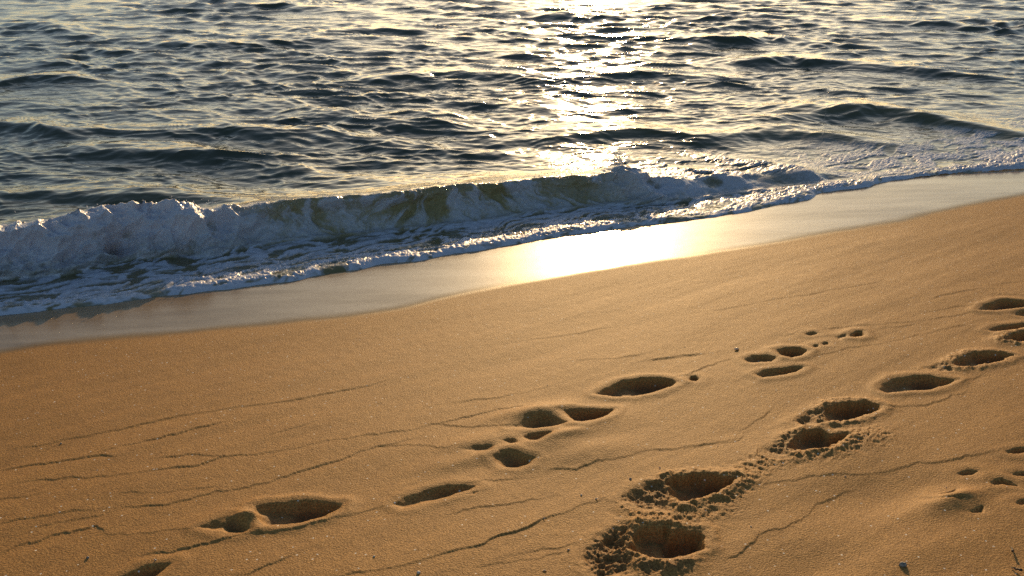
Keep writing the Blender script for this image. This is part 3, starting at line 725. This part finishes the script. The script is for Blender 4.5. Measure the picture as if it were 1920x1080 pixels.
for i_, (px, py, sz, kd, lab) in enumerate([
  (1381, 655, .036, 's', 'whitish shell with dark shaded side, beyond the footprint of two touching ovals'),
  (1692, 1062, .030, 'g', 'grey pebble with pale top alone near the bottom edge, right of the largest footprint'),
  (165, 1047, .016, 'g', 'dark pebble at lower left, left of the footprint cut by the bottom edge'),
  (292, 1052, .014, 's', 'bright white shell bit just above the footprint cut by the bottom edge'),
  (1118, 938, .016, 's', 'white shell bit at the upper end of the long bold swash line'),
  (1020, 974, .013, 's', 'white shell bit midway down the long bold swash line'),
  (1021, 1073, .015, 's', 'white shell bit at the bottom edge left of the largest footprint'),
  (1066, 1034, .014, 's', 'white shell bit close to the left side of the largest footprint'),
  (1237, 878, .012, 's', 'small white shell bit above the second nearest crumbly footprint'),
  (1585, 892, .012, 's', 'white grain of shell on the long crack at right'),
  (1408, 988, .012, 's', 'white grain of shell right of the largest footprint, near the forked soft line'),
  (1090, 930, .011, 'p', 'pale pebble bit below the short bold line right of the heart-shaped hollow'),
  (785, 1076, .018, 'p', 'pale pebble at the bottom edge under the long bold swash line'),
  (1346, 835, .010, 's', 'tiny white shell grain left of the domed crumbly footprint'),
  (1026, 722, .010, 's', 'tiny white shell grain left of the lens-shaped footprint'),
  (1182, 900, .014, 'g', 'small dark pebble above the heap of the second nearest footprint'),
  (701, 1046, .012, 'p', 'pale pebble grain below the shallow pinched footprint near the bottom edge'),
  (114, 831, .012, 'g', 'tiny dark pebble on plain sand at far left between two swash lines'),
  (1284, 650, .010, 's', 'tiny bright shell grain on smooth sand beyond the lens-shaped footprint'),
  (1774, 914, .010, 's', 'tiny white shell grain among the scuffs below the long crack')]):
    if kd == 's': put('seashell', shell_mesh(sz*.85, i_), SHELL, px, py, rnd.uniform(-3, 3), lab, 'shell', SH, .1, rnd.uniform(-.3, .5))
    else: put('pebble', pebble_mesh(sz*.75, i_+40, rnd.uniform(.55, .8)), GREY if kd == 'g' else PALE, px, py, rnd.uniform(-3, 3), lab, 'pebble', SH, .22)
put('twig', twig_mesh(.035, .004, 2), DARK, 1897, 1034, 1.45, 'short dark twig stuck in sand at lower right edge, upper of two', 'twig', 'dark twigs at the lower right edge', .15)
put('twig', twig_mesh(.032, .004, 5), DARK, 1906, 1070, 1.75, 'short dark twig stuck in sand at lower right corner, lower of two', 'twig', 'dark twigs at the lower right edge', .15)

# spray thrown up along the crest of the breaker, and one small jet
bm = bmesh.new(); rs = random.Random(9)
def drop(p, r_, st_):
    m_ = bmesh.ops.create_icosphere(bm, subdivisions=1, radius=r_)['verts']
    ax = Vector((rs.gauss(0, .5), rs.gauss(0, .5), 1)).normalized()
    for v in m_: v.co = v.co+ax*(v.co.dot(ax))*(st_-1)+Vector(p)
vi = np.nonzero((np.abs(a-w) < .05) & (h > .10) & (r < 12) & (np.abs(np.arctan2(x, y)) < math.radians(30)))[0]
rg2 = np.random.default_rng(4)
for j in rg2.choice(vi, 900):
    cl_ = float(noise2(np.array([s[j]*2.3]), np.array([.7]), 77)[0])
    if cl_ < rs.uniform(-.35, .6): continue
    drop((x2[j]+rs.gauss(0, .02), y2[j]+rs.gauss(0, .03), z[j]+abs(rs.gauss(0, .028))), rs.uniform(.0015, .0042), rs.uniform(1, 2.2))
gj = on_plane(np.array([1162.]), np.array([310.]), .2)[0]
for j in range(150):
    t_ = rs.random(); drop((gj[0]+rs.gauss(-.03*t_, .015+.03*t_), gj[1]+rs.gauss(0, .03), .17+.16*t_+rs.gauss(0, .01)), rs.uniform(.002, .007)*(1.2-.6*t_), rs.uniform(1, 2.6))
me = bpy.data.meshes.new('spray'); bm.to_mesh(me); bm.free()
for p_ in me.polygons: p_.use_smooth = True
m, tr, out, N, L = newmat('spray_drops')
b_ = N('ShaderNodeBsdfPrincipled'); b_.inputs['Base Color'].default_value = (.7, .74, .8, 1); b_.inputs['Roughness'].default_value = .15
t_ = N('ShaderNodeBsdfTranslucent'); t_.inputs[0].default_value = (.85, .85, .85, 1); mx_ = N('ShaderNodeMixShader'); mx_.inputs[0].default_value = .5
L(b_.outputs[0], mx_.inputs[1]); L(t_.outputs[0], mx_.inputs[2]); L(mx_.outputs[0], out.inputs[0]); me.materials.append(m)
sp = bpy.data.objects.new('spray', me); S.collection.objects.link(sp)
tag(sp, 'fine spray of droplets thrown up along the crest of the breaking wave', 'spray', None, 'stuff')
